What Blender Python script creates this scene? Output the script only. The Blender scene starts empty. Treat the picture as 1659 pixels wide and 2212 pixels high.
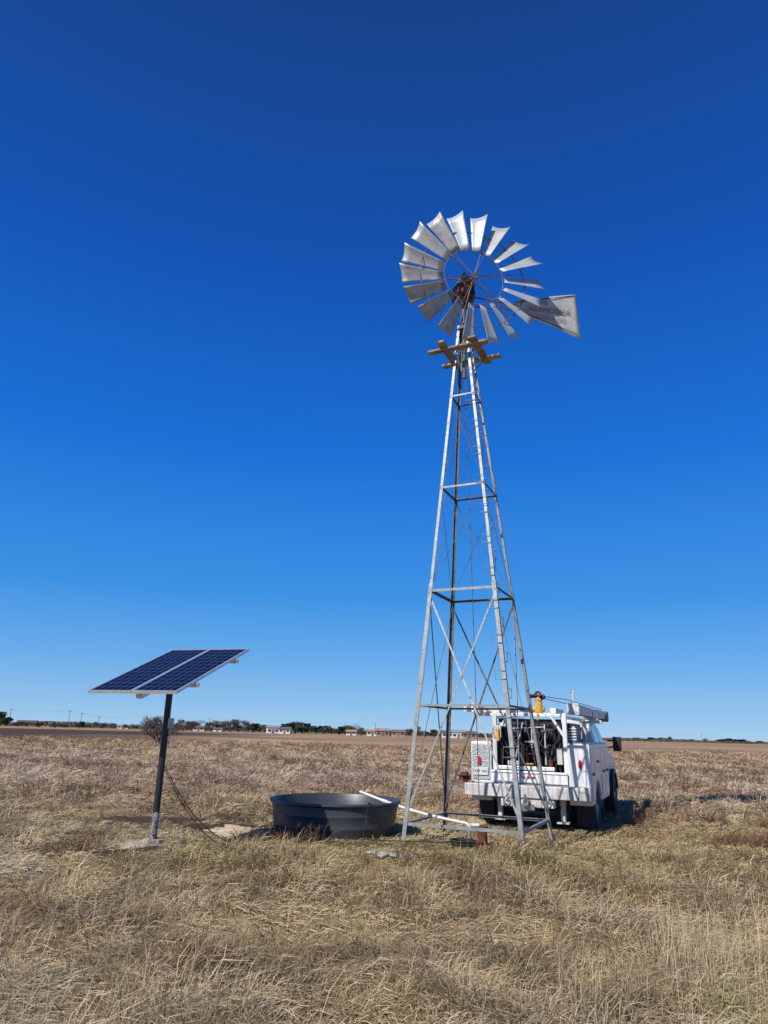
import bpy, math, random
import numpy as np
from mathutils import Vector, Matrix, Euler
random.seed(7); rng=np.random.default_rng(7)
scene=bpy.context.scene
COL=scene.collection
scene.view_settings.view_transform='Standard'
try: scene.view_settings.look='None'
except Exception: pass
scene.view_settings.exposure=0

# ------------------------------------------------------------- materials
def new_mat(name):
    m=bpy.data.materials.new(name); m.use_nodes=True
    nt=m.node_tree; b=nt.nodes['Principled BSDF']
    return m,nt,b
def N(nt,t,**kw):
    n=nt.nodes.new(t)
    for k,v in kw.items(): setattr(n,k,v)
    return n
def mixc(nt,fac,a,b):
    n=nt.nodes.new('ShaderNodeMix'); n.data_type='RGBA'
    if isinstance(fac,(int,float)): n.inputs[0].default_value=fac
    else: nt.links.new(fac,n.inputs[0])
    for i,s in ((6,a),(7,b)):
        if isinstance(s,tuple): n.inputs[i].default_value=(*s[:3],1)
        else: nt.links.new(s,n.inputs[i])
    return n.outputs[2]
def noise(nt,scale,detail=4,rough=.6,vec=None,dist=0):
    n=N(nt,'ShaderNodeTexNoise'); n.inputs['Scale'].default_value=scale
    n.inputs['Detail'].default_value=detail; n.inputs['Roughness'].default_value=rough
    n.inputs['Distortion'].default_value=dist
    if vec is None:
        tc=N(nt,'ShaderNodeTexCoord'); vec=tc.outputs['Object']
    nt.links.new(vec,n.inputs['Vector'])
    return n.outputs['Fac']
def ramp(nt,src,a,b,ca=(0,0,0),cb=(1,1,1)):
    r=N(nt,'ShaderNodeValToRGB'); e=r.color_ramp.elements
    e[0].position=a; e[1].position=b; e[0].color=(*ca,1); e[1].color=(*cb,1)
    nt.links.new(src,r.inputs[0]); return r.outputs[0]
def mat(name,c1,c2=None,scale=6,rough=.6,metal=0,spot=None,spot_thr=.62,spot_scale=9,bump=.0,bscale=40,coat=0,streak=None):
    m,nt,b=new_mat(name)
    c2=c2 or tuple(x*.75 for x in c1)
    col=mixc(nt,ramp(nt,noise(nt,scale),.35,.65),c1,c2)
    if streak:
        tc=N(nt,'ShaderNodeTexCoord'); mp=N(nt,'ShaderNodeMapping'); mp.inputs['Scale'].default_value=(14,14,1.2)
        nt.links.new(tc.outputs['Object'],mp.inputs[0])
        col=mixc(nt,ramp(nt,noise(nt,1.0,4,.6,mp.outputs[0]),.5,.72),col,streak)
    if spot: col=mixc(nt,ramp(nt,noise(nt,spot_scale,6,.7),spot_thr,spot_thr+.05),col,spot)
    nt.links.new(col,b.inputs['Base Color'])
    rr=N(nt,'ShaderNodeMapRange'); rr.inputs[3].default_value=max(0,rough-.1); rr.inputs[4].default_value=min(1,rough+.12)
    nt.links.new(noise(nt,scale*2.5),rr.inputs[0]); nt.links.new(rr.outputs[0],b.inputs['Roughness'])
    b.inputs['Metallic'].default_value=metal
    b.inputs['Coat Weight'].default_value=coat
    if bump:
        bp=N(nt,'ShaderNodeBump'); bp.inputs['Strength'].default_value=bump; bp.inputs['Distance'].default_value=.02
        nt.links.new(noise(nt,bscale),bp.inputs['Height']); nt.links.new(bp.outputs[0],b.inputs['Normal'])
    return m
M={}
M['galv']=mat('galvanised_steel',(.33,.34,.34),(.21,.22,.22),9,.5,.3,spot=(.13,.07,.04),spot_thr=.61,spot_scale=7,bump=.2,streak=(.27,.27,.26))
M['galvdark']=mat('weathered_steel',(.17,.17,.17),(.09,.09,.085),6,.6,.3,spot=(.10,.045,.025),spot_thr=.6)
M['blade']=mat('galvanised_blade',(.47,.50,.52),(.33,.35,.37),2.2,.45,.2,spot=(.20,.11,.06),spot_thr=.66,spot_scale=7,bump=.12,bscale=6)
M['bladeold']=mat('stained_blade',(.40,.40,.39),(.24,.24,.23),5,.5,.2,spot=(.12,.07,.045),spot_thr=.60,spot_scale=12,bump=.2,bscale=9)
M['vane']=mat('rusted_vane',(.50,.49,.47),(.38,.37,.35),4,.5,.15,spot=(.20,.09,.045),spot_thr=.61,spot_scale=8,bump=.2,bscale=14)
M['rust']=mat('rust',(.17,.045,.025),(.06,.02,.015),14,.8,0,bump=.4)
M['grease']=mat('greasy_iron',(.03,.018,.015),(.012,.010,.010),10,.45,.2,spot=(.34,.045,.02),spot_thr=.50,spot_scale=6,bump=.5)
M['wood']=mat('weathered_wood',(.34,.27,.19),(.18,.135,.095),9,.85,0,bump=.5,bscale=60)
M['black']=mat('black_paint',(.012,.012,.014),(.02,.02,.02),8,.45)
M['polechip']=mat('chipped_paint',(.45,.45,.45),(.10,.10,.10),20,.6,spot=(.02,.02,.02),spot_thr=.5,spot_scale=25)
M['rubber']=mat('rubber',(.02,.02,.021),(.04,.036,.03),10,.8)
M['tank']=mat('black_plastic',(.040,.046,.055),(.058,.063,.07),2.5,.4,spot=(.12,.11,.09),spot_thr=.66,spot_scale=4)
M['white']=mat('white_paint',(.76,.77,.78),(.66,.67,.68),3,.3,coat=.3,streak=(.50,.47,.42),spot=(.30,.24,.18),spot_thr=.72,spot_scale=6)
M['whitedirty']=mat('dirty_white_paint',(.66,.66,.65),(.45,.43,.40),5,.45,streak=(.26,.22,.18),spot=(.20,.11,.06),spot_thr=.66)
M['tread']=mat('tread_plate',(.5,.51,.52),(.32,.33,.34),45,.35,.6,bump=.9,bscale=45)
M['pvc']=mat('white_pvc',(.75,.74,.70),(.62,.60,.55),5,.35,spot=(.3,.25,.18),spot_thr=.68)
M['yellow']=mat('yellow_paint',(.70,.38,.03),(.55,.30,.03),9,.45,spot=(.1,.06,.04),spot_thr=.54)
M['redlens']=mat('red_lens',(.55,.02,.02),(.42,.01,.01),30,.2,coat=.5)
M['glass']=mat('dark_glass',(.05,.07,.09),(.03,.04,.05),3,.06,0,coat=.6)
M['chrome']=mat('steel_rim',(.55,.55,.55),(.35,.35,.35),8,.3,.8)
M['alu']=mat('aluminium_frame',(.72,.73,.75),(.62,.63,.65),5,.35,.6)
M['concrete']=mat('concrete',(.42,.37,.31),(.26,.21,.17),6,.9,bump=.6,bscale=30,spot=(.20,.14,.09),spot_thr=.54,spot_scale=5)
M['stone']=mat('grey_stone',(.46,.45,.43),(.30,.29,.27),10,.85,bump=.6,bscale=20)
M['sand']=mat('sand',(.64,.51,.34),(.50,.38,.24),14,.95,bump=.7,bscale=90)
M['plasticgrey']=mat('grey_box',(.50,.50,.50),(.42,.42,.42),8,.5)
M['brick']=mat('tan_brick',(.36,.27,.21),(.28,.20,.15),.4,.9)
M['redbrick']=mat('red_brick',(.22,.12,.09),(.18,.10,.07),.4,.9)
M['shingle']=mat('roof_shingle',(.13,.11,.10),(.09,.08,.08),.5,.9)
M['siding']=mat('white_siding',(.66,.66,.64),(.58,.57,.55),.5,.8)
M['bark']=mat('grey_bark',(.13,.10,.08),(.07,.055,.045),6,.9)
M['twig']=mat('bare_twigs',(.15,.12,.095),(.09,.07,.055),2,.9)
M['weed']=mat('rusty_weed',(.20,.10,.06),(.11,.06,.04),5,.9)
M['bare']=mat('winter_crown',(.13,.10,.075),(.07,.055,.04),.6,.95)
M['green']=mat('evergreen_foliage',(.04,.055,.03),(.022,.035,.02),.6,.9)
M['lettred']=mat('faded_red_lettering',(.30,.13,.10),(.36,.22,.18),10,.7,spot=(.44,.42,.40),spot_thr=.60,spot_scale=12)
M['lettgrey']=mat('faded_lettering',(.20,.19,.19),(.28,.27,.26),10,.7,spot=(.42,.41,.39),spot_thr=.60,spot_scale=12)
M['platetext']=mat('dark_lettering',(.04,.06,.12),(.04,.06,.12),9,.5)
m,nt,b=new_mat('water'); b.inputs['Base Color'].default_value=(.02,.035,.04,1); b.inputs['Roughness'].default_value=.04
bp=N(nt,'ShaderNodeBump'); bp.inputs['Strength'].default_value=.15; nt.links.new(noise(nt,9),bp.inputs['Height']); nt.links.new(bp.outputs[0],b.inputs['Normal']); M['water']=m
m,nt,b=new_mat('solar_cells')
tc=N(nt,'ShaderNodeTexCoord'); br=N(nt,'ShaderNodeTexBrick'); br.offset=0; br.squash=1
br.inputs['Color1'].default_value=(.003,.004,.016,1); br.inputs['Color2'].default_value=(.004,.007,.024,1)
br.inputs['Mortar'].default_value=(.22,.25,.32,1); br.inputs['Scale'].default_value=1
br.inputs['Mortar Size'].default_value=.0016; br.inputs['Mortar Smooth'].default_value=.1
br.inputs['Brick Width'].default_value=.1057; br.inputs['Row Height'].default_value=.1617
nt.links.new(tc.outputs['Object'],br.inputs['Vector'])
nt.links.new(br.outputs['Color'],b.inputs['Base Color']); b.inputs['Roughness'].default_value=.25; b.inputs['Specular IOR Level'].default_value=.08
M['cells']=m

# ------------------------------------------------------------- mesh builder
class MB:
    def __init__(s): s.v=[]; s.f=[]; s.mi=[]; s.cur=0
    def add(s,vs,fs):
        o=len(s.v); s.v+= [tuple(v) for v in vs]; s.f+=[tuple(o+i for i in f) for f in fs]; s.mi+=[s.cur]*len(fs); return s
    def box(s,c,d,rot=None):
        c=Vector(c); h=Vector(d)/2; vs=[]
        for x in(-1,1):
            for y in(-1,1):
                for z in(-1,1):
                    p=Vector((x*h.x,y*h.y,z*h.z))
                    if rot is not None: p=rot@p
                    vs.append(c+p)
        return s.add(vs,[(0,1,3,2),(4,6,7,5),(0,4,5,1),(2,3,7,6),(0,2,6,4),(1,5,7,3)])
    def span(s,a,b):
        return s.box([(a[i]+b[i])/2 for i in range(3)],[abs(b[i]-a[i]) for i in range(3)])
    def beam(s,p,q,w,h,up=(0,0,1)):
        p=Vector(p);q=Vector(q);d=(q-p); L=d.length; d.normalize(); up=Vector(up)
        if abs(d.dot(up))>.98: up=Vector((0,1,0))
        r=d.cross(up).normalized(); u=r.cross(d).normalized()
        return s.box((p+q)/2,(w,L,h),Matrix((r,d,u)).transposed())
    def cyl(s,p,q,r1,r2=None,n=12,caps=True):
        r2=r1 if r2 is None else r2
        p=Vector(p);q=Vector(q);d=(q-p).normalized()
        a=Vector((0,0,1)) if abs(d.z)<.9 else Vector((1,0,0))
        u=d.cross(a).normalized(); w=d.cross(u)
        vs=[]
        for c,r in((p,r1),(q,r2)):
            for i in range(n):
                t=2*math.pi*i/n; vs.append(c+u*math.cos(t)*r+w*math.sin(t)*r)
        fs=[(i,(i+1)%n,n+(i+1)%n,n+i) for i in range(n)]
        if caps: fs+=[tuple(range(n))[::-1],tuple(range(n,2*n))]
        return s.add(vs,fs)
    def tube(s,pts,r,n=8):
        pts=[Vector(p) for p in pts]; vs=[]; fs=[]
        for k,p in enumerate(pts):
            d=(pts[min(k+1,len(pts)-1)]-pts[max(k-1,0)]).normalized()
            a=Vector((0,0,1)) if abs(d.z)<.95 else Vector((1,0,0))
            u=d.cross(a).normalized(); w=d.cross(u)
            for i in range(n):
                t=2*math.pi*i/n; vs.append(p+u*math.cos(t)*r+w*math.sin(t)*r)
        for k in range(len(pts)-1):
            for i in range(n): fs.append((k*n+i,k*n+(i+1)%n,(k+1)*n+(i+1)%n,(k+1)*n+i))
        fs+=[tuple(range(n))[::-1],tuple(range((len(pts)-1)*n,len(pts)*n))]
        return s.add(vs,fs)
    def lathe(s,prof,c=(0,0,0),n=64,axis='z',closed=False):
        vs=[];fs=[];K=len(prof)
        for (r,z) in prof:
            for i in range(n):
                t=2*math.pi*i/n; x,y=r*math.cos(t),r*math.sin(t)
                p=(x,y,z) if axis=='z' else ((z,x,y) if axis=='x' else (x,z,y))
                vs.append(Vector(c)+Vector(p))
        for k in range(K if closed else K-1):
            k2=(k+1)%K
            for i in range(n): fs.append((k*n+i,k*n+(i+1)%n,k2*n+(i+1)%n,k2*n+i))
        return s.add(vs,fs)
    def torus(s,c,R,r,axis='y',n=72,k=8):
        return s.lathe([(R+r*math.cos(2*math.pi*j/k),r*math.sin(2*math.pi*j/k)) for j in range(k)],c,n,axis,True)
    def extr(s,poly,a0,a1,axis='x'):
        n=len(poly); mk={'x':lambda u,v,a:(a,u,v),'y':lambda u,v,a:(u,a,v),'z':lambda u,v,a:(u,v,a)}[axis]
        vs=[mk(u,v,a0) for u,v in poly]+[mk(u,v,a1) for u,v in poly]
        fs=[(i,(i+1)%n,n+(i+1)%n,n+i) for i in range(n)]+[tuple(range(n))[::-1],tuple(range(n,2*n))]
        return s.add(vs,fs)
    def angle(s,p,q,e1,e2,w,t):
        p=Vector(p);q=Vector(q);e1=Vector(e1);e2=Vector(e2)
        cs=[(0,0),(w,0),(w,t),(t,t),(t,w),(0,w)]
        vs=[p+e1*a+e2*b for a,b in cs]+[q+e1*a+e2*b for a,b in cs]
        fs=[(i,(i+1)%6,6+(i+1)%6,6+i) for i in range(6)]+[tuple(range(6))[::-1],tuple(range(6,12))]
        return s.add(vs,fs)
    def obj(s,name,mats,parent=None,smooth=False,bevel=0,loc=(0,0,0),rot=(0,0,0),fix=True,autos=None):
        me=bpy.data.meshes.new(name); me.from_pydata(s.v,[],s.f)
        if not isinstance(mats,(list,tuple)): mats=[mats]
        for m_ in mats: me.materials.append(m_)
        me.polygons.foreach_set('material_index',s.mi)
        if fix:
            import bmesh
            bm=bmesh.new(); bm.from_mesh(me); bmesh.ops.recalc_face_normals(bm,faces=bm.faces); bm.to_mesh(me); bm.free()
        if smooth:
            me.polygons.foreach_set('use_smooth',[True]*len(me.polygons))
            if autos: 
                try: me.set_sharp_from_angle(angle=math.radians(autos))
                except Exception: pass
        me.update()
        o=bpy.data.objects.new(name,me); COL.objects.link(o); o.location=loc; o.rotation_euler=rot
        if parent: o.parent=parent
        if bevel:
            bv=o.modifiers.new('bevel','BEVEL'); bv.width=bevel; bv.segments=2; bv.limit_method='ANGLE'; bv.angle_limit=math.radians(40)
        return o
def empty(name,loc,rotz=0,label=None,category=None,group=None):
    o=bpy.data.objects.new(name,None); COL.objects.link(o); o.location=loc; o.rotation_euler=(0,0,rotz); o.empty_display_size=.3
    tag(o,label,category,group); return o
def tag(o,label=None,category=None,group=None,kind=None):
    if label:o['label']=label
    if category:o['category']=category
    if group:o['group']=group
    if kind:o['kind']=kind
    return o
def text_mesh(txt,size,name,m_,parent,matrix,extr=.001):
    cu=bpy.data.curves.new(name,'FONT'); cu.body=txt; cu.size=size; cu.extrude=extr; cu.align_x='CENTER'; cu.align_y='CENTER'
    t=bpy.data.objects.new(name+'_tmp',cu); COL.objects.link(t)
    bpy.context.view_layer.update()
    me=bpy.data.meshes.new_from_object(t.evaluated_get(bpy.context.evaluated_depsgraph_get()))
    bpy.data.objects.remove(t); bpy.data.curves.remove(cu)
    me.materials.clear(); me.materials.append(m_)
    o=bpy.data.objects.new(name,me); COL.objects.link(o); o.parent=parent; o.matrix_local=matrix
    return o

# ------------------------------------------------------------- terrain
def vn(x,y,seed=0.):
    xi=np.floor(x); yi=np.floor(y); fx=x-xi; fy=y-yi
    fx=fx*fx*(3-2*fx); fy=fy*fy*(3-2*fy)
    def h(a,b):
        q=np.sin(a*127.1+b*311.7+seed*74.7)*43758.5453; return q-np.floor(q)
    return (h(xi,yi)*(1-fx)+h(xi+1,yi)*fx)*(1-fy)+(h(xi,yi+1)*(1-fx)+h(xi+1,yi+1)*fx)*fy
def trample(x,y):
    a=np.exp(-((x-2.2)/5.0)**2-((y-12.7)/2.3)**2)
    b=.8*np.exp(-((x+2.6)/2.2)**2-((y-12.0)/1.7)**2)
    n_=.6+.8*vn(np.asarray(x)/1.3,np.asarray(y)/1.3,31)
    return np.clip(1.3*np.maximum(a,b)*n_,0,1)
def soil(x,y):
    x=np.asarray(x,float); y=np.asarray(y,float)
    a=1.2*np.exp(-((x+3.4)/2.1)**2-((y-13.4)/1.4)**2)+1.0*np.exp(-((x+3.2)/1.1)**2-((y-10.1)/.45)**2)+.8*np.exp(-((x+.9)/1.7)**2-((y-11.55)/.4)**2)+.5*np.exp(-((x-1.7)/1.6)**2-((y-12.2)/.8)**2)
    return np.clip(a*(.35+1.2*vn(x/.5,y/.4,61))*(.6+.8*vn(x/.17,y/.14,62)),0,1)
def hz(x,y):
    x=np.asarray(x,float); y=np.asarray(y,float)
    d=np.hypot(x,y)
    fade=np.clip((30-d)/10,0,1)*(1-.85*trample(x,y))
    m1=.18*(vn(x/1.1,y/1.1,1)-.5)+.15*(vn(x/.42,y/.42,2)-.5)
    dip=-.10*np.clip(1.5*np.exp(-((x-3.9)/4)**2-((y-17.2)/4.5)**2),0,1)
    far=.35*(vn(x/60,y/45,3)-.5)*np.clip((d-30)/60,0,1)
    return m1*fade+dip+far-.02
def hz1(x,y): return float(hz(x,y))
def axis(lo,hi,n,outs,far):
    a=list(np.linspace(lo,hi,n)); s=(hi-lo)/(n-1); k=s; p=hi
    while p<far: k*=1.13; p+=k; a.append(p)
    k=s; p=lo
    while p>outs: k*=1.13; p-=k; a.insert(0,p)
    return np.array(a)
gx=axis(-9,11,240,-4500,4500); gy=axis(3,21,220,-300,6500)
X,Y=np.meshgrid(gx,gy); Z=hz(X,Y)
nx,ny=len(gx),len(gy)
co=np.stack([X.ravel(),Y.ravel(),Z.ravel()],1)
idx=np.arange(nx*ny).reshape(ny,nx)
q=np.stack([idx[:-1,:-1].ravel(),idx[:-1,1:].ravel(),idx[1:,1:].ravel(),idx[1:,:-1].ravel()],1)
me=bpy.data.meshes.new('ground'); me.from_pydata(co.tolist(),[],q.tolist())
me.polygons.foreach_set('use_smooth',[True]*len(me.polygons))
ground=bpy.data.objects.new('ground',me); COL.objects.link(ground); tag(ground,kind='structure')
so_=me.attributes.new('soil','FLOAT','POINT'); so_.data.foreach_set('value',soil(X.ravel(),Y.ravel()).astype(np.float32))
m,nt,b=new_mat('dry_field')
tc=N(nt,'ShaderNodeTexCoord'); P=tc.outputs['Object']
sx=N(nt,'ShaderNodeSeparateXYZ'); nt.links.new(P,sx.inputs[0])
def mapr(src,a,b_,c0=0.,c1=1.):
    r=N(nt,'ShaderNodeMapRange'); r.interpolation_type='SMOOTHSTEP'
    r.inputs[1].default_value=a; r.inputs[2].default_value=b_; r.inputs[3].default_value=c0; r.inputs[4].default_value=c1
    nt.links.new(src,r.inputs[0]); return r.outputs[0]
def mul(a,b_):
    r=N(nt,'ShaderNodeMath'); r.operation='MULTIPLY'; nt.links.new(a,r.inputs[0]); nt.links.new(b_,r.inputs[1]); return r.outputs[0]
def addn(a,b_,k):
    r=N(nt,'ShaderNodeMath'); r.operation='MULTIPLY_ADD'; nt.links.new(b_,r.inputs[0]); r.inputs[1].default_value=k; nt.links.new(a,r.inputs[2]); return r.outputs[0]
near=mixc(nt,ramp(nt,noise(nt,1.6,6,.7,P),.35,.65),(.42,.31,.17),(.25,.17,.10))
near=mixc(nt,ramp(nt,noise(nt,28,4,.8,P),.45,.6),near,(.50,.39,.23))
near=mixc(nt,ramp(nt,noise(nt,.55,4,.6,P),.56,.7),near,(.30,.27,.10))
sa=N(nt,'ShaderNodeAttribute'); sa.attribute_name='soil'
near=mixc(nt,sa.outputs['Fac'],near,(.10,.065,.042))
mid=mixc(nt,ramp(nt,noise(nt,.35,6,.75,P),.38,.62),(.44,.33,.21),(.28,.19,.12))
mid=mixc(nt,ramp(nt,noise(nt,4,6,.8,P),.42,.6),mid,(.48,.375,.255))
mp=N(nt,'ShaderNodeMapping'); mp.inputs['Scale'].default_value=(.02,.045,1); nt.links.new(P,mp.inputs[0])
farc=mixc(nt,ramp(nt,noise(nt,1.0,6,.65,mp.outputs[0]),.40,.62),(.42,.29,.17),(.26,.16,.095))
col=mixc(nt,mapr(sx.outputs['Y'],15,26),near,mid)
dis=addn(sx.outputs['Y'],noise(nt,.03,4,.6,P),60)
col=mixc(nt,mapr(dis,75,130),col,farc)
xx=addn(sx.outputs['X'],noise(nt,.02,4,.6,P),60)
pl=mul(mapr(dis,100,118),mapr(dis,260,330,1,0)); pl=mul(pl,mapr(xx,10,-25,0,1))
col=mixc(nt,pl,col,(.085,.058,.045))
nt.links.new(col,b.inputs['Base Color']); b.inputs['Roughness'].default_value=.95; b.inputs['Specular IOR Level'].default_value=.1
bp=N(nt,'ShaderNodeBump'); bp.inputs['Strength'].default_value=.9; bp.inputs['Distance'].default_value=.08
nt.links.new(noise(nt,7,8,.8,P),bp.inputs['Height']); nt.links.new(bp.outputs[0],b.inputs['Normal'])
me.materials.append(m)

# ------------------------------------------------------------- grass (one mass)
def grass():
    n1=220000; n2=300000
    nc=8000
    def wedge(n,y0=3.8,y1=95):
        y=y0*(y1/y0)**rng.random(n); x=(rng.random(n)*2-1)*(.60*y+1.2); return x,y
    cx,cy=wedge(nc); keep=rng.random(nc)<(.15+.85*(vn(cx/1.3,cy/1.3,5)>.5)); keep&=rng.random(nc)>trample(cx,cy)*.93
    cx=cx[keep];cy=cy[keep]; csz=.45+.95*rng.random(len(cx))**1.8; ccol=rng.random(len(cx)); cw=rng.random(len(cx))*6.28; cbr=.62+.5*rng.random(len(cx))
    ci=rng.integers(0,len(cx),n1)
    crad=(.06+.14*csz[ci])*(1+cy[ci]/20)
    a=rng.random(n1)*2*np.pi; rr=np.sqrt(rng.random(n1))*crad
    bx=cx[ci]+np.cos(a)*rr; by=cy[ci]+np.sin(a)*rr
    vx=np.cos(a)*1.0+np.cos(cw[ci])*.6+rng.normal(0,.5,n1); vy=np.sin(a)*1.0+np.sin(cw[ci])*.6+rng.normal(0,.5,n1)
    az=np.arctan2(vy,vx); el=np.radians(np.clip(rng.normal(42,20,n1),4,88)); L=(.12+.22*rng.random(n1))*csz[ci]*(1+by/80); cr=ccol[ci]
    tx,ty=wedge(n2)
    comb=vn(tx/.45,ty/.45,41)*22
    taz=comb+rng.normal(0,1.1,n2); tel=np.radians(np.abs(rng.normal(12,14,n2))); tL=(.07+.20*rng.random(n2))*(1+ty/60); tcr=rng.random(n2)
    n5=90000; ux=rng.uniform(-6,9,n5); uy=rng.uniform(9.8,16.5,n5); uk=rng.random(n5)<trample(ux,uy)*1.2; ux=ux[uk]; uy=uy[uk]; n5=len(ux)
    x=np.concatenate([bx,tx]);y=np.concatenate([by,ty]);az=np.concatenate([az,taz]);el=np.concatenate([el,tel]);L=np.concatenate([L,tL]);cr=np.concatenate([cr,tcr])
    br_=np.concatenate([cbr[ci],np.ones(n2)])
    typ=np.concatenate([np.zeros(n1),np.ones(n2)])
    n3=200; sx_=2.35+rng.normal(0,.25,n3); sy_=5.3+rng.normal(0,.35,n3)
    n4=1100; wx,wy=wedge(n4,4.5,30)
    x=np.concatenate([x,sx_,wx,ux]);y=np.concatenate([y,sy_,wy,uy]);az=np.concatenate([az,rng.random(n3+n4+n5)*6.28]);el=np.concatenate([el,np.radians(rng.normal(80,7,n3)),np.radians(rng.normal(68,14,n4)),np.radians(np.clip(rng.normal(38,16,n5),8,80))]);L=np.concatenate([L,.3+.4*rng.random(n3),.2+.25*rng.random(n4),.05+.08*rng.random(n5)]);cr=np.concatenate([cr,np.full(n3+n4,.1),rng.random(n5)]);typ=np.concatenate([typ,np.full(n3+n4,2),np.full(n5,3)]);br_=np.concatenate([br_,np.ones(n3+n4+n5)])
    tr=trample(x,y)
    ft=np.where(typ==3,0,tr); L=L*(1-.45*ft); el=el*(1-.3*ft)
    k=(L>.02)&(rng.random(len(x))>soil(x,y)*1.0)
    k&=np.hypot(x+.73,y-12.98)>1.10
    k&=~((np.hypot((x+2.05)/.85,(y-12.5)/.55)<.9)&(rng.random(len(x))<.96))
    k&=~((np.abs(x+3.0)<.42)&(np.abs(y-10.4)<.25)&(rng.random(len(x))<.75))
    tx_=x-2.9; ty_=y-14.2; ca,sa=math.cos(math.radians(23.5)),math.sin(math.radians(23.5))
    lx=tx_*ca-ty_*sa; ly=tx_*sa+ty_*ca
    under=(np.abs(lx)<1.2)&(ly>-.2)&(ly<6.3); L=np.where(under,L*.5,L)
    x,y,az,el,L,cr,typ,tr,br_=[v[k] for v in (x,y,az,el,L,cr,typ,tr,br_)]
    n=len(x); z=hz(x,y)-.004
    w=(.00075*y+.0004)*(.6+.8*rng.random(n)); w=np.where(typ==2,.0005*y+.001,w); w=np.where(typ==3,w*.8,w)
    dx,dy=np.cos(az),np.sin(az); px_,py_=-dy,dx
    roll=rng.random(n)*1.2; wz=np.sin(roll)*w*.5
    p0=np.stack([x,y,z],1)
    e2=np.where(typ==2,el-.15,el-np.radians(25+35*rng.random(n)))
    e2=np.where(typ==1,np.maximum(e2,-.15),e2); e2=np.where((tr>.2)&(typ!=2),np.maximum(e2,-.02),e2)
    d1=np.stack([np.cos(el)*dx,np.cos(el)*dy,np.sin(el)],1)
    bend=rng.normal(0,.45,n); dx2=np.cos(az+bend); dy2=np.sin(az+bend)
    d2=np.stack([np.cos(e2)*dx2,np.cos(e2)*dy2,np.sin(e2)],1)
    p1=p0+d1*(L*.55)[:,None]; p2=p1+d2*(L*.5)[:,None]
    side=np.stack([px_*w*.5,py_*w*.5,wz],1)
    V=np.stack([p0-side,p0+side,p1-side*.8,p1+side*.8,p2],1).reshape(-1,3).astype(np.float32)
    base=(np.arange(n)*5)[:,None]
    loops=(base+np.array([0,1,3,2, 2,3,4])[None,:]).ravel().astype(np.int32)
    ls=(np.arange(n)[:,None]*7+np.array([0,4])[None,:]).ravel().astype(np.int32)
    me=bpy.data.meshes.new('dry_grass'); me.vertices.add(n*5); me.vertices.foreach_set('co',V.ravel())
    me.loops.add(len(loops)); me.loops.foreach_set('vertex_index',loops)
    me.polygons.add(2*n); me.polygons.foreach_set('loop_start',ls)
    me.update(calc_edges=True)
    pal=np.array([[.78,.64,.42],[.62,.48,.28],[.46,.32,.17],[.62,.53,.40],[.22,.13,.075],[.28,.30,.10]])
    t=np.clip(cr*.6+.4*rng.random(n),0,1)
    c=pal[0][None]*(1-t[:,None])+pal[2][None]*t[:,None]
    patch=vn(x/2.2,y/2.2,9); patch2=vn(x/5,y/5,11); patch3=vn(x/1.1,y/.8,15)
    r=rng.random(n)
    def mixin(mask,colr,f):
        c[mask]=c[mask]*(1-f)+np.array(colr)*f
    mixin((patch>.6)&(r<.5),pal[3],.6)
    mixin((patch2>.58)&(r<.55)&(y<16),(.42,.26,.13),.65)
    mixin((patch3>.66)&(r<.65)&(y<16),pal[4],.7)
    mixin((vn(x/2.6,y/1.6,81)>.64)&(r<.5)&(y<20),(.40,.38,.13),.6)
    mixin((r>.93)&(y<20),pal[5],.7)
    mixin((tr>.25)&(rng.random(n)<.4),(.48,.43,.17),.6)
    midf=np.clip((y-14)/10,0,1)*np.clip((75-y)/40,0,1)
    pinkn=vn(x/9,y/6,51)[:,None]
    mc=np.array([.66,.51,.345])*(1-pinkn)+np.array([.55,.43,.325])*pinkn
    c=c*(1-.8*midf[:,None])+mc*(.8*midf[:,None])*(.75+.5*rng.random(n))[:,None]
    redf=np.clip((y-36)/30,0,1)*.65
    c=c*(1-redf[:,None])+np.array([.50,.34,.20])[None]*redf[:,None]
    mixin((vn(x/5,y/2.6,95)>.66)&(y>15)&(r<.7),(.34,.205,.125),.6)
    mixin((vn(x/2.4,y/1.8,96)>.74)&(y>14)&(y<45)&(r<.6),(.24,.15,.10),.6)
    # clump to clump brightness, plus the shade of hollows painted into the colour
    c*=br_[:,None]
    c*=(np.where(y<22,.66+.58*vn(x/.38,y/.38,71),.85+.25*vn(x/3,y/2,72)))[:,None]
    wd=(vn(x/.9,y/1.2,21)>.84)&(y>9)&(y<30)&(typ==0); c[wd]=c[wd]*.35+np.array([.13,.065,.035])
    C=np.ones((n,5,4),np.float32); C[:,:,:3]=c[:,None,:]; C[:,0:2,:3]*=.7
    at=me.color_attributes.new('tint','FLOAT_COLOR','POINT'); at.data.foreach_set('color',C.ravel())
    o=bpy.data.objects.new('dry_grass',me); COL.objects.link(o)
    tag(o,'matted dry tan prairie grass covering the field','grass',kind='stuff')
    m,nt,b=new_mat('straw'); a_=N(nt,'ShaderNodeAttribute'); a_.attribute_name='tint'
    nt.links.new(a_.outputs['Color'],b.inputs['Base Color']); b.inputs['Roughness'].default_value=.65; b.inputs['Specular IOR Level'].default_value=.2
    tl=N(nt,'ShaderNodeBsdfTranslucent'); nt.links.new(a_.outputs['Color'],tl.inputs[0])
    mx=N(nt,'ShaderNodeMixShader'); mx.inputs[0].default_value=.2
    nt.links.new(b.outputs[0],mx.inputs[1]); nt.links.new(tl.outputs[0],mx.inputs[2]); nt.links.new(mx.outputs[0],nt.nodes['Material Output'].inputs[0])
    me.materials.append(m)
grass()
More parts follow.
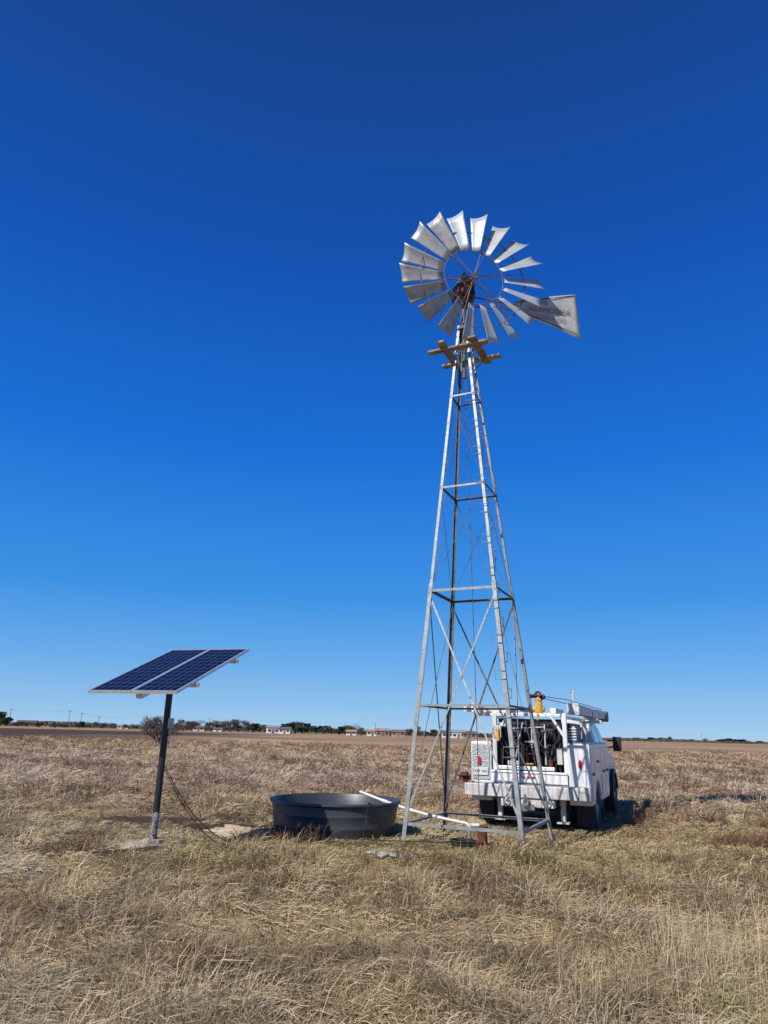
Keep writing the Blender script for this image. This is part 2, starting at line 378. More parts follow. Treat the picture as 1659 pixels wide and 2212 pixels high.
# rusty weeds: twiggy low plants
def weeds():
    r=random.Random(21); mb=MB()
    spots=[(-1.55,11.25,.55,.25,26),(-1.2,11.15,.4,.2,14),(-4.3,10.0,.7,.3,16),(6.2,12.4,.9,.35,34),(7.6,15.5,1.2,.5,30),(5.2,15.8,.5,.4,10),(.4,9.9,.6,.3,12),(-5.5,22,3,1.0,40),(-10,30,4,1.2,50),(12,30,4,1.5,50),(16,38,4,2,50),(-3,36,3,1.2,36),(9,24,2,1,26),(4.3,9.1,.6,.3,12),(2.0,10.7,.5,.12,10)]
    for (cx,cy,sx_,sy_,k) in spots:
        for _ in range(k):
            x=r.gauss(cx,sx_*.6); y=r.gauss(cy,sy_*.6); z=hz1(x,y); sc_=1+cy/40
            for _ in range(9):
                d=Vector((r.gauss(0,.6),r.gauss(0,.6),1)).normalized(); h=r.uniform(.08,.24)*sc_
                p=Vector((x,y,z-.01)); q_=p+d*h; mb.cyl(p,q_,.0022*sc_,.0012*sc_,n=3,caps=False)
                for _ in range(4):
                    t=r.uniform(.4,1); p2=p.lerp(q_,t); d2=(d+Vector((r.gauss(0,.7),r.gauss(0,.7),r.gauss(0,.4)))).normalized(); mb.cyl(p2,p2+d2*h*.35,.0022*sc_,.001*sc_,n=3,caps=False)
    tag(mb.obj('dead_weeds',M['weed'],fix=False),'scattered low rusty brown dead weeds in the field','weeds',kind='stuff')
weeds()

# ------------------------------------------------------------- windmill
WL=Vector((1.68,12.26,0)); WA=math.radians(25)
wm=empty('windmill',WL,-WA,'tall galvanised steel farm windmill with lattice tower on dry grass','windmill')
Rin=Matrix.Rotation(WA,3,'Z')
def wl(p): return Rin@(Vector(p)-WL)
lean=Vector((-.15*.906,-.15*.423,0))/9.0
def sc(z): return 1.94-(z/9.3)*(1.94-.24)
def corner(i,z,ins=0):
    sx_,sy_=[(-1,-1),(1,-1),(1,1),(-1,1)][i]; h=sc(z)/2-ins
    return Vector((sx_*h,sy_*h,z))+lean*z
for i in range(4):
    sx_,sy_=[(-1,-1),(1,-1),(1,1),(-1,1)][i]
    b0=corner(i,0); wp=Matrix.Rotation(-WA,3,'Z')@b0+WL; zb=hz1(wp.x,wp.y)-.08
    mb=MB()
    mb.angle(corner(i,zb),corner(i,4.1),(-sx_,0,0),(0,-sy_,0),.066,.007)
    mb.angle(corner(i,3.9)+Vector((-sx_*.009,-sy_*.009,0)),corner(i,9.45)+Vector((-sx_*.009,-sy_*.009,0)),(-sx_,0,0),(0,-sy_,0),.052,.006)
    for zz in (3.92,3.97,4.02,4.07,2.0,2.1,5.9,7.8):
        mb.cyl(corner(i,zz)+Vector((-sx_*.03,sy_*.006,0)),corner(i,zz)+Vector((-sx_*.03,-sy_*.02,0)),.009,n=6)
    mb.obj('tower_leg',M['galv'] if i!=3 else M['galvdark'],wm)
gm=M['galv']
def girt(z,w,mats=None):
    for i in range(4):
        a=corner(i,z); b_=corner((i+1)%4,z); inn=(Vector((0,0,z))+lean*z-(a+b_)/2).normalized()
        a=a+inn*.012; b_=b_+inn*.012
        MB().angle(a,b_,inn,(0,0,-1),w,.006).obj('girt',(mats or [gm]*4)[i],wm)
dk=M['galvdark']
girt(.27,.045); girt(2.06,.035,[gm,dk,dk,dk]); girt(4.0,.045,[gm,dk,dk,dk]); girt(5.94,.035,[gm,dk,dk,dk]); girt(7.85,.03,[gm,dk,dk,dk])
for (z0,z1,ty,r) in ((.30,3.95,'a',.03),(4.02,5.92,'r',.005),(5.95,7.83,'r',.0045),(7.88,9.2,'r',.004)):
    for i in range(4):
        j=(i+1)%4
        for (p,q,off) in ((corner(i,z0),corner(j,z1),.0),(corner(j,z0),corner(i,z1),.014)):
            inn=(Vector((0,0,(z0+z1)/2))+lean*(z0+z1)/2-(p+q)/2); inn.z=0; inn.normalize()
            p=p+inn*(.02+off); q=q+inn*(.02+off)
            mb=MB()
            if ty=='a': mb.beam(p,q,.028,.006,up=inn)
            else: mb.cyl(p,q,r,n=6)
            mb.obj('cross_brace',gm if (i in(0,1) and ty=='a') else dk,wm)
z=1.0; k=0
while z<8.6:
    c_=corner(1,z); side=(k%2==0)
    d=Vector((0,1,0)) if side else Vector((-1,0,0)); o_=Vector((.012,0,0)) if side else Vector((0,-.012,0))
    a=c_+o_; dr=random.uniform(-.02,.02)
    MB().tube([a,a+d*.17+Vector((0,0,dr)),a+d*.17+Vector((0,0,.14)) ,a+Vector((0,0,.14))],.006,6).obj('ladder_step',M['galv'],wm)
    z+=.29; k+=1
MB().cyl(Vector((0,0,.3)),lean*9.8+Vector((0,0,9.9)),.007,n=6).obj('pump_rod',dk,wm)
topc=lean*8.8
for s_ in(-1,1):
    p=MB(); p.box(topc+Vector((.04*s_,s_*.31,8.83)),(1.22,.14,.04)); p.obj('platform_plank',M['wood'],wm,bevel=.004)
    p=MB(); p.box(topc+Vector((s_*.31,.03*s_,8.872)),(.15,1.10,.042)); p.obj('platform_plank',M['wood'],wm,bevel=.004)
    for s2 in(-1,1):
        MB().cyl(topc+Vector((s_*.16,s2*.12,8.5)),topc+Vector((s_*.31,s2*.31,8.81)),.011,n=6).obj('platform_support',dk,wm)
tp=lean*9.3
MB().cyl(tp+Vector((0,0,8.3)),tp+Vector((0,0,10.05)),.04,n=14).cyl(tp+Vector((0,0,9.35)),tp+Vector((0,0,9.5)),.15,.06,n=14).cyl(tp+Vector((0,0,9.95)),tp+Vector((0,0,10.02)),.09,n=16).obj('mast_pipe',dk,wm,smooth=True,autos=30)
YA=math.radians(12); hr=YA+WA
wc=wl((1.68,11.80,10.31)); hc=Vector((tp.x,tp.y,10.22))
head=MB()
head.extr([(-.16,-.22),(.14,-.22),(.19,-.05),(.15,.15),(-.12,.17),(-.19,.0)],-.2,.2,'y')
head.cyl((0.02,-.42,.10),(0.02,.12,.10),.03,n=12)
head.cyl((-.21,.0,.02),(.21,.0,.02),.13,n=20)
head.cyl((.0,.03,-.28),(.0,.03,-.20),.12,n=16)
head.cyl((.05,-.26,.08),(.05,-.2,.08),.12,n=18); head.cyl((-.05,-.28,-.08),(-.05,-.2,-.08),.08,n=14)
head.box((.14,.05,-.14),(.1,.3,.1)); head.beam((-.1,-.22,-.15),(.16,-.22,.12),.03,.03)
for k in range(8):
    a=k*.785; head.cyl((.22,math.cos(a)*.09,.02+math.sin(a)*.09),(.235,math.cos(a)*.09,.02+math.sin(a)*.09),.012,n=6)
head.obj('gearbox',M['grease'],wm,smooth=True,autos=35,loc=hc,rot=(0,0,hr),bevel=.01)
hd=MB(); hd.extr([(-.17,.175),(.17,.175),(.11,.32),(0.0,.50),(-.11,.34)],-.12,.2,'y'); hd.obj('gearbox_hood',M['galvdark'],wm,loc=hc,rot=(0,0,hr),bevel=.02)
wh=MB()
wh.torus((0,0,0),.62,.010); wh.torus((0,.05,0),1.10,.010)
wh.cyl((0,-.06,0),(0,.07,0),.04,n=16); wh.cyl((0,-.07,0),(0,-.045,0),.07,n=16)
for k in range(6):
    a=k*math.pi/3+.26; rr=Vector((math.sin(a),0,math.cos(a)))
    wh.cyl(rr*.04+Vector((0,-.05,0)),rr*1.10+Vector((0,.05,0)),.008,n=6)
    wh.cyl(rr*.04+Vector((0,.12,0)),rr*.62,.006,n=6)
    a2=a+.12; r2=Vector((math.sin(a2),0,math.cos(a2))); wh.cyl(rr*.06+Vector((0,-.06,0)),r2*.62,.005,n=6)
wheel=wh.obj('wind_wheel',M['galvdark'],wm,smooth=True,autos=40,loc=wc,rot=(0,0,hr))
def blade_mesh(pitch,name,mm,bend=0.):
    p=pitch; mb=MB(); ns,ncx=7,9; vs=[];fs=[]
    nl=Vector((0,-1,0)); t=Vector((1,0,0)); R_=Vector((0,0,1))
    for i in range(ns):
        s=i/(ns-1)
        for j in range(ncx):
            c_=-1+2*j/(ncx-1); w=.170+.19*s; pp=p+math.radians(4)*(1-s)
            r=.64+.86*s-.026*(1-c_*c_)*s+(.03*c_*s)
            ch=t*math.cos(pp)+nl*math.sin(pp); no=-t*math.sin(pp)+nl*math.cos(pp)
            v=R_*r+ch*(c_*w/2)-no*(.012+.012*s)*(1-c_*c_)+no*bend*s*s*(c_)
            vs.append(v)
    for i in range(ns-1):
        for j in range(ncx-1):
            a=i*ncx+j; fs.append((a,a+1,a+ncx+1,a+ncx))
    mb.add(vs,fs)
    ch=t*math.cos(p)+nl*math.sin(p); no=-t*math.sin(p)+nl*math.cos(p)
    base=R_*1.10-no*.035
    mb.cur=1; mb.beam(base-ch*.12,base+ch*.12,.025,.010,up=no)
    o=mb.obj(name,[mm,M['galvdark']],wheel,smooth=True,autos=40,fix=False)
    sd=o.modifiers.new('thick','SOLIDIFY'); sd.thickness=.003
    return o
b0=blade_mesh(math.radians(27),'blade',M['blade'])
b1=blade_mesh(math.radians(26),'blade',M['bladeold'])
b2=blade_mesh(math.radians(2),'blade',M['bladeold'],.06)
off=math.radians(5)
for k in range(18):
    if k==0: o=b0
    elif k==11: o=b1
    elif k==13: o=b2
    else:
        src=b1 if k in(10,12,16) else b0
        o=src.copy(); COL.objects.link(o); o.parent=wheel
    o.rotation_euler=(random.uniform(-.02,.02),off+k*math.pi/9,random.uniform(-.06,.06))
tb=Vector((hc.x,hc.y,10.12))
ta=math.radians(10)+WA
arm=MB(); arm.cyl((.1,.03,.10),(1.5,.03,.02),.016,n=8); arm.cyl((.1,.03,-.14),(1.5,.03,-.06),.016,n=8)
arm.cyl((.6,.03,.07),(1.0,.03,-.09),.008,n=6); arm.cyl((.6,.03,-.11),(1.0,.03,.05),.008,n=6)
arm.obj('tail_arm',dk,wm,loc=tb,rot=(0,0,ta),smooth=True,autos=40)
vn_=MB()
nu,nv=24,14; vs=[];fs=[]
for i in range(nu+1):
    u=i/nu
    for j in range(nv+1):
        v=j/nv
        top=.10+.37*u+.03*math.sin(u*math.pi); bot=-.12-.46*u
        x_=1.12+1.36*u+(.06*(1-v) if i==nu else 0)*1
        z_=bot+(top-bot)*v
        y_=.006*math.sin(u*9+v*3)+.008*abs(math.sin(v*math.pi*3))*u*.5
        vs.append((x_,y_,z_))
for i in range(nu):
    for j in range(nv):
        a=i*(nv+1)+j; fs.append((a,a+nv+1,a+nv+2,a+1))
vn_.add(vs,fs)
vn_.cur=1
vn_.beam((1.15,-.014,.085),(2.46,-.014,.44),.008,.014); vn_.beam((1.15,-.014,-.10),(2.46,-.014,-.50),.008,.014)
vane=vn_.obj('tail_vane',[M['vane'],dk],wm,smooth=True,autos=40,loc=tb,rot=(0,0,ta),fix=False)
sd=vane.modifiers.new('thick','SOLIDIFY'); sd.thickness=.003
def vtxt(t,s,x_,z_,mm,rot=0):
    mt=Matrix.Translation((x_,-.016,z_))@Matrix.Rotation(math.radians(90),4,'X')@Matrix.Rotation(rot,4,'Z')
    text_mesh(t,s,'lettering',mm,vane,mt)
vtxt('THE',.14,1.72,.16,M['lettgrey']); vtxt('AERMOTOR',.17,1.88,-.02,M['lettred']); vtxt('CHICAGO',.14,1.90,-.20,M['lettgrey'])
MB().tube([corner(0,.8)+Vector((.05,.02,0)),corner(0,5)+Vector((.1,.05,0)),tp+Vector((-.05,0,9.9))],.003,5).obj('furl_wire',dk,wm)

# ------------------------------------------------------------- wellhead and pipe
gw=hz1(1.6,11.85)
we=empty('well_head',(1.58,11.85,gw),0,'rusty steel well casing with galvanised riser under the tower','well head')
MB().cyl((.08,0,-.05),(.08,0,.26),.075,n=20).cyl((.08,0,.24),(.08,0,.28),.09,n=20).obj('casing',M['rust'],we,smooth=True,autos=35)
MB().tube([(-.12,.0,-.03),(-.12,.0,.22)],.026,10).cyl((-.12,0,.08),(-.12,0,.13),.036,n=10).obj('riser_pipe',M['galv'],we,smooth=True,autos=40)
MB().cyl((-.12,0,.22),(-.12,0,.31),.035,n=12).cyl((-.17,0,.29),(.03,0,.29),.028,n=12).obj('pipe_fitting',M['pvc'],we,smooth=True,autos=40)
pipe=MB(); pts=[]
A_=Vector((-.30,13.10,.60)); B_=Vector((1.44,11.86,gw+.31))
for i in range(13):
    t=i/12; p=A_.lerp(B_,t); p.z-=.05*math.sin(t*math.pi); pts.append(p)
pipe.tube(pts,.022,12)
for t in (3,6,9): 
    pipe.cyl(pts[t]-(pts[t+1]-pts[t])*.3,pts[t]+(pts[t+1]-pts[t])*.3,.028,n=12)
tag(pipe.obj('water_pipe',M['pvc'],smooth=True,autos=40),'white plastic water pipe running from well head to tank','pipe')
hc_=MB(); 
for k in range(4):
    hc_.torus((0,0,.02+.02*k),.17+.015*(k%2),.012,'z',28,6)
hc_.tube([(.17,0,.03),(.3,-.1,.05),(.42,.05,.03)],.012,6)
tag(hc_.obj('hose_coil',M['rubber'],smooth=True,loc=(1.33,11.62,hz1(1.33,11.62)+.02)),'coiled black hose lying on grass beside the well','hose')

# ------------------------------------------------------------- stock tank
tz=hz1(-.73,12.98)-.015
tk=empty('stock_tank',(-.72,12.98,tz),0,'round black plastic livestock water tank on dry ground','water tank')
pr=[(0,.02),(1.0,.02),(1.012,.0),(1.025,.03),(1.042,.16),(1.047,.168),(1.047,.182),(1.044,.19),(1.066,.34),(1.071,.348),(1.071,.362),(1.069,.37),(1.083,.49),(1.115,.502),(1.13,.52),(1.128,.54),(1.11,.552),(1.085,.55),(1.07,.53),(1.035,.2),(1.015,.05),(0,.05)]
MB().lathe(pr,(0,0,0),96).obj('tank_shell',M['tank'],tk,smooth=True,autos=40)
MB().lathe([(0,.30),(1.042,.30)],(0,0,0),64).obj('water_surface',M['water'],tk)
cb=MB(); cb.tube([(-.10,12.4,.52+tz),(-.13,11.98,.585+tz),(-.14,11.83,.54+tz),(-.16,11.84,.3),(-.2,11.82,.03),(-.1,11.7,.02),(.3,11.65,.02),(.9,11.6,.025),(1.25,11.6,.04)],.009,6)
tag(cb.obj('float_cable',M['rubber'],smooth=True),'thin black cable hanging over the tank rim','cable')

sp=MB(); vs=[];fs=[];nr,na=12,64
for i in range(nr+1):
    for j in range(na):
        a=2*math.pi*j/na; r=i/nr; rad=r*(1+.22*math.sin(3*a+1)+.14*math.sin(7*a)+.10*math.sin(13*a)+.07*math.sin(23*a+2))
        x_=-2.05+rad*.85*math.cos(a); y_=12.5+rad*.55*math.sin(a)
        vs.append((x_,y_,hz1(x_,y_)+.06*(1-r*r)-.014*r+.016*random.random()*(1-r)))
for i in range(nr):
    for j in range(na): fs.append((i*na+j,i*na+(j+1)%na,(i+1)*na+(j+1)%na,(i+1)*na+j))
sp.add(vs,fs); tag(sp.obj('sand_pad',M['sand'],smooth=True),'spread of pale sand beneath the stock tank','sand',kind='structure')
for (x_,y_,s_) in ((.10,10.62,.10),(.34,10.50,.15),(-.06,10.78,.07),(-7.05,14.4,.14)):
    mb=MB(); n=11; poly=[(math.cos(2*math.pi*i/n)*s_*random.uniform(.65,1.25)*1.4,math.sin(2*math.pi*i/n)*s_*random.uniform(.6,1.25)) for i in range(n)]
    mb.extr(poly,0,.03,'z'); o=mb.obj('flat_stone',M['stone'],bevel=.008,loc=(x_,y_,hz1(x_,y_)+.02),rot=(random.uniform(-.08,.08),random.uniform(-.08,.08),random.random()*3))
    tag(o,'flat pale grey limestone slab lying in grass','stone','flat stones in the grass')

# ------------------------------------------------------------- solar array
sxp,syp=-3.06,10.47; sg=hz1(sxp,syp)
sa_=empty('solar_array',(sxp,syp,sg),-math.radians(18),'pole mounted pair of blue solar panels on black post','solar panel')
PH=2.41-sg; tilt=math.atan2(.76,1.85)
post=MB(); post.cur=0; post.cyl((0,0,.42),(0,0,PH-.1),.047,n=24)
post.cur=1; post.cyl((0,0,-.05),(0,0,.42),.0475,n=24)
post.obj('post',[M['black'],M['polechip']],sa_,smooth=True,autos=40)
cp=MB()
for (ox,oy,ra,rb,zt) in ((-.05,0,.34,.2,.035),(.28,.03,.17,.12,.02),(-.36,-.05,.13,.1,.015),(0,0,.15,.12,.08)):
    n=15; cp.extr([(ox+math.cos(2*math.pi*i/n)*ra*random.uniform(.7,1.25),oy+math.sin(2*math.pi*i/n)*rb*random.uniform(.7,1.25)) for i in range(n)],-.06,zt,'z')
cp.obj('concrete_footing',M['concrete'],sa_,bevel=.010)
Rt=Euler((tilt,0,0)).to_matrix().to_4x4(); PC=Vector((.06*.95,-.03,PH))
def pan(mb,name,mats,**kw):
    o=mb.obj(name,mats,sa_,**kw); o.matrix_local=Matrix.Translation(PC)@Rt@Matrix.Translation(kw.get('loc',(0,0,0))); return o
for s_ in(-1,1):
    fr=MB(); W=.694; L_=2.0
    cx_=s_*.351
    for a in(-1,1):
        fr.span((cx_+a*(W/2)-a*.022,-L_/2,-.02),(cx_+a*(W/2),L_/2,.02))
        fr.span((cx_-W/2+.022,a*L_/2-a*.022,-.02),(cx_+W/2-.022,a*L_/2,.02))
    f_=pan(fr,'panel_frame',M['alu'])
    ce=MB(); ce.span((0.0,0.0,0),(W-.06,L_-.06,.008)) 
    ce.obj('panel_cells',M['cells'],f_,loc=(cx_-W/2+.03,-L_/2+.03,.006))
    bk=MB(); bk.box((cx_,0,-.003),(W-.044,L_-.044,.006)); bk.obj('panel_backsheet',M['siding'],f_)
rl=MB()
for yy in(-.55,.55): rl.span((-.74,yy-.025,-.075),(.74,yy+.025,-.022))
rl.span((-.05,-.85,-.14),(.05,.85,-.076)); rl.cyl((0,-.12,-.17),(0,.12,-.17),.07,n=14)
pan(rl,'mounting_rail',M['alu'])
jb=MB(); jb.box((.085,-.01,1.60),(.05,.08,.14)); jb.cyl((.085,-.01,1.3),(.085,-.01,1.53),.010,n=8); jb.obj('junction_box',M['plasticgrey'],sa_,bevel=.008)
for k,(sag,e) in enumerate(((.0,(-1.75,11.05)),(.1,(-1.55,10.85)))):
    cb=MB(); p0=Vector((sxp+.06,syp-.02,1.02+sg-.04*k)); p3=Vector((e[0],e[1],hz1(*e)+.01)); pts=[]
    for i in range(17):
        t=i/16; p=p0.lerp(p3,t); p.z=max(hz1(p.x,p.y)+.01,p0.z*(1-t)**2.2+ (p3.z)*t-(.12*k)*math.sin(t*math.pi)); pts.append(p)
    for q_ in ((e[0]+.5,e[1]+.35),(e[0]+.65,e[1]+.8)): pts.append(Vector((q_[0],q_[1],hz1(*q_)+.015)))
    tag(cb.tube(pts,.008,6).obj('power_cable',M['rubber'],smooth=True),'black cable drooping from solar post to ground','cable','cables from the solar post')

# ------------------------------------------------------------- service truck
tr_=empty('service_truck',(2.9,14.2,-.13),-math.radians(23.5),'white well service truck with hose reels, crane and pipe rack','truck')
W=M['white'];WD=M['whitedirty'];BK=M['black']
mb=MB(); 
for s_ in(-1,1): mb.span((s_*.40-.04,.1,.58),(s_*.40+.04,6.1,.80))
for y_ in(.3,1.8,3.2,4.8): mb.span((-.36,y_,.62),(.36,y_+.1,.74))
mb.cyl((-.8,1.05,.42),(.8,1.05,.42),.07,n=12); mb.cyl((-.8,5.1,.42),(.8,5.1,.42),.06,n=12); mb.cyl((0,1.05,.30),(0,1.05,.54),.17,n=14)
mb.cyl((0,1.05,.45),(0,4.2,.6),.05,n=10); mb.span((-.7,.5,.35),(.7,.56,.62)); mb.span((-.66,2.1,.34),(-.44,3.1,.66)); mb.span((.44,2.1,.34),(.66,3.1,.66))
mb.obj('chassis_frame',BK,tr_)
def arch_poly(y0,y1,z0,z1,yc,rc,zc,n=14):
    pts=[(y0,z0)]
    a0=math.asin((z0-zc)/rc) 
    for i in range(n+1):
        a=math.pi-a0-(math.pi-2*a0)*i/n; pts.append((yc+rc*math.cos(a),zc+rc*math.sin(a)))
    pts+=[(y1,z0),(y1,z1),(y0,z1)]
    return pts
for s_ in(-1,1):
    mb=MB(); xo=s_*1.15; xi=s_*.74
    mb.extr(arch_poly(.04,2.95,.52,1.60,1.05,.50,.42),min(xo,xi),max(xo,xi),'x')
    mb.obj('side_compartment',W,tr_,bevel=.012)
    for (y0,y1,z0,z1) in ((.10,.50,.60,1.52),(.54,1.62,1.02,1.52),(1.68,2.26,.60,1.52),(2.30,2.89,.60,1.52)):
        d=MB(); d.span((xo,y0,z0),(xo+s_*.014,y1,z1)); o=d.obj('compartment_door',W,tr_,bevel=.008)
        h=MB(); h.span((xo+s_*.015,(y0+y1)/2-.06,(z0+z1)/2-.02),(xo+s_*.04,(y0+y1)/2+.06,(z0+z1)/2+.03)); h.obj('handle',BK,o,bevel=.004)
    p=MB(); p.span((xi+s_*.03,.02,.80 if s_>0 else .90),(xo-s_*.03,.038,1.55)); p.obj('rear_panel',W if s_>0 else M['tread'],tr_,bevel=.006)
    l=MB(); xc=s_*.97
    l.extr([(xc+math.cos(a)*.035,1.24+math.sin(a)*.085) for a in [i*math.pi/8 for i in range(16)]],-.012,.019,'y'); l.obj('tail_light',M['redlens'],tr_,bevel=.006)
    c=MB(); c.span((min(xo,xi)+.01,.05,1.603),(max(xo,xi)-.01,2.94,1.625)); c.obj('compartment_lid',M['tread'],tr_,bevel=.004)
    f=MB(); 
    f.span((s_*.96-.16,.42,.12),(s_*.96+.16,.435,.60)); f.obj('mud_flap',M['rubber'],tr_)
    j=MB(); j.cyl((s_*.60,.12,.22),(s_*.60,.12,.62),.05,n=14); j.box((s_*.60,.12,.20),(.22,.2,.03)); j.cyl((s_*.60,.12,.50),(s_*.60,.12,.80),.065,n=14); j.obj('stabiliser_jack',WD,tr_,smooth=True,autos=35)
mb=MB(); mb.span((-.738,.06,.82),(.738,3.0,.86)); mb.span((-.738,2.95,.86),(.738,3.0,1.95)); mb.obj('bed',WD,tr_,bevel=.005)
mb=MB(); mb.span((-.735,-.02,.86),(.735,.04,1.04)); mb.span((-.735,-.04,1.04),(.735,.05,1.08)); mb.span((-.60,-.028,1.10),(.50,.04,1.17)); mb.obj('tailgate',W,tr_,bevel=.01)
mb=MB(); mb.span((-1.2,-.28,.62),(1.17,.02,.84)); mb.span((-.5,-.24,.46),(.5,.0,.615)); mb.obj('rear_bumper',WD,tr_,bevel=.015)
mb=MB(); mb.span((-1.1,-.27,.843),(1.08,0,.849)); mb.obj('bumper_step',M['tread'],tr_)
for x_ in(-.09,0,.09):
    mb=MB(); mb.extr([(x_+math.cos(a)*.03,.97+math.sin(a)*.02) for a in [i*math.pi/6 for i in range(12)]],-.035,-.019,'y'); mb.obj('marker_light',M['redlens'],tr_)
mb=MB(); mb.span((-.045,-.42,.50),(.045,-.2,.59)); mb.torus((0,-.40,.63),.06,.018,'x',24,8); mb.box((0,-.30,.47),(.3,.03,.1)); mb.obj('tow_hitch',M['chrome'],tr_,smooth=True,autos=40)
for x_ in(-.38,.38): MB().torus((x_,-.30,.57),.045,.012,'y',20,6).obj('safety_chain_loop',M['chrome'],tr_,smooth=True)
pl=MB(); pl.span((-1.08,-.005,.98),(-.80,.008,1.12)); plo=pl.obj('licence_plate',M['siding'],tr_,bevel=.003)
text_mesh('RZ7 1653',.065,'lettering',M['platetext'],plo,Matrix.Translation((-.94,-.012,1.05))@Matrix.Rotation(math.radians(90),4,'X'))
mb=MB(); mb.box((-1.22,-.16,.93),(.2,.14,.10)); mb.box((-1.20,-.26,1.0),(.12,.12,.07)); mb.cyl((-1.36,-.25,.97),(-1.1,-.25,.97),.018,n=8); mb.cyl((-1.22,-.16,.84),(-1.22,-.16,.92),.06,n=12); mb.obj('bench_vise',M['rust'],tr_,bevel=.008)
mb=MB()
for x_ in(-.68,.70):
    mb.span((x_-.04,.10,1.0),(x_+.04,.18,2.16)); mb.span((x_-.045,2.75,1.6),(x_+.045,2.85,2.12))
mb.span((-1.12,.11,2.095),(.66,.17,2.15)); mb.span((-1.12,2.76,2.03),(1.1,2.84,2.10))
mb.span((-.70,.18,2.06),(-.64,2.76,2.12)); mb.span((.67,.18,2.06),(.73,2.76,2.12))
mb.beam((-.68,.14,1.75),(-.40,.14,2.1),.05,.05); mb.beam((.70,.14,1.7),(.45,.14,2.1),.05,.05)
mb.obj('overhead_rack',W,tr_,bevel=.006)
mb=MB()
for x_ in(-.56,-.46,-.17,.17,.48,.58):
    mb.span((x_-.02,.22,.86),(x_+.02,.28,2.0))
mb.span((-.62,.22,1.98),(.62,.30,2.05)); mb.span((-.66,1.2,.86),(.66,2.6,2.0)); mb.cyl((-.38,.45,1.80),(-.05,.45,1.80),.15,n=16)  # big box is an added black backdrop standing in for shade inside the bed
mb.cyl((.12,.40,1.78),(.44,.40,1.78),.13,n=16); mb.span((-.62,.3,1.45),(-.48,.9,1.9)); mb.span((.50,.32,1.1),(.64,1.0,1.85)); mb.span((-.44,.98,1.3),(.46,1.18,1.96))
mb.cyl((.16,.34,1.74),(.16,.20,1.74),.06,n=12); mb.cyl((-.2,.30,1.84),(-.2,.18,1.84),.05,n=12); mb.span((-.66,.24,.87),(.66,.5,.96))
mb.obj('winch_frame_shade_backdrop',BK,tr_,bevel=.006)
for (xa,xb,r) in ((-.43,-.21,.36),(-.13,.13,.39),(.21,.45,.37)):
    mb=MB(); 
    for x_ in(xa,xb): 
        mb.torus((x_,.62,1.32),r,.016,'x',40,6)
        for q in range(8):
            a=q*math.pi/4; mb.beam((x_,.62+math.cos(a)*.08,1.32+math.sin(a)*.08),(x_,.62+math.cos(a)*r,1.32+math.sin(a)*r),.02,.012,up=(1,0,0))
    mb.cyl((xa,.62,1.32),(xb,.62,1.32),.10,n=16)
    rl_=mb.obj('hose_reel',BK,tr_,smooth=True,autos=35)
    h=MB()
    nn=int((xb-xa-.03)/.026)
    for i in range(nn): h.torus((xa+.025+i*.026,.62,1.32),r*(.84+.03*math.sin(i*2.1)),.014,'x',36,6)
    h.cyl((xa+.02,.62,1.32),(xb-.02,.62,1.32),r*.82,n=30)
    h.obj('wound_hose',M['rubber'] if r!=.39 else M['grease'],rl_,smooth=True,autos=40)
mb=MB(); mb.span((-.70,.08,1.68),(-.54,.098,1.92)); mb.span((.54,.06,1.22),(.64,.16,1.52)); mb.cyl((.31,.16,1.2),(.31,.16,1.95),.014,n=10)
mb.cyl((-.3,.14,1.2),(-.12,.16,1.98),.014,n=8); mb.cyl((.05,.18,1.5),(.05,.18,2.1),.014,n=8); mb.span((-.1,.15,1.60),(.12,.2,1.64)); mb.cyl((-.38,.16,1.86),(.3,.16,1.90),.012,n=8)
mb.obj('bed_equipment',WD,tr_,bevel=.006)
mb=MB(); mb.span((-.42,.06,1.18),(-.20,.2,1.26)); mb.obj('tool_box',M['plasticgrey'],tr_,bevel=.01)
mb=MB(); mb.cyl((.40,.14,1.175),(.40,.14,1.30),.05,n=16); mb.cyl((.40,.14,1.30),(.40,.14,1.34),.02,n=10); mb.obj('fluid_can',M['rust'],tr_,smooth=True,autos=35)
for k,(xa,za,xb,zb,sg_) in enumerate(((-.6,1.95,-.1,1.9,.5),(-.3,2.0,.35,1.95,.65),(.1,1.9,.62,1.85,.45),(-.55,1.6,-.2,1.7,.3),(-.5,1.9,.5,1.9,.4),(.3,1.5,.6,1.6,.3))):
    pts=[(xa+(xb-xa)*i/10,.13+.01*k,za+(zb-za)*i/10-sg_*4*(i/10)*(1-i/10)*.9) for i in range(11)]
    MB().tube(pts,.013,6).obj('hanging_hose',M['rubber'],tr_,smooth=True)
MB().box((-.60,.05,1.74),(.05,.05,.24)).obj('tool_clamp',M['yellow'],tr_,bevel=.01)
MB().box((.02,.04,1.21),(.14,.05,.04)).obj('tool_clamp',M['yellow'],tr_,bevel=.01)
mb=MB()
for i in range(5): mb.box((.86,.10,1.68+.05*i),(.13,.10,.025))
mb.span((.83,.11,1.63),(.89,.13,1.92))
mb.obj('compartment_vent',W,tr_,bevel=.004)
mb=MB()
mb.span((.74,.25,2.14),(.98,.31,2.36)); 
mb.add([(.78,.312,2.15),(.98,.312,2.15),(.98,.312,2.34),(.78,.312,2.34),(.80,4.9,2.18),(.96,4.9,2.18),(.96,4.9,2.33),(.80,4.9,2.33)],[(0,1,2,3),(4,5,6,7),(0,1,5,4),(1,2,6,5),(2,3,7,6),(3,0,4,7)])
mb.span((.77,2.3,2.13),(.99,2.4,2.36))
mb.span((.84,.32,2.362),(.88,.36,2.56)); mb.span((.82,.32,2.56),(.90,.36,2.60)); mb.span((.70,2.6,2.10),(1.0,2.7,2.14))
mb.obj('mast_boom',WD,tr_,bevel=.008)
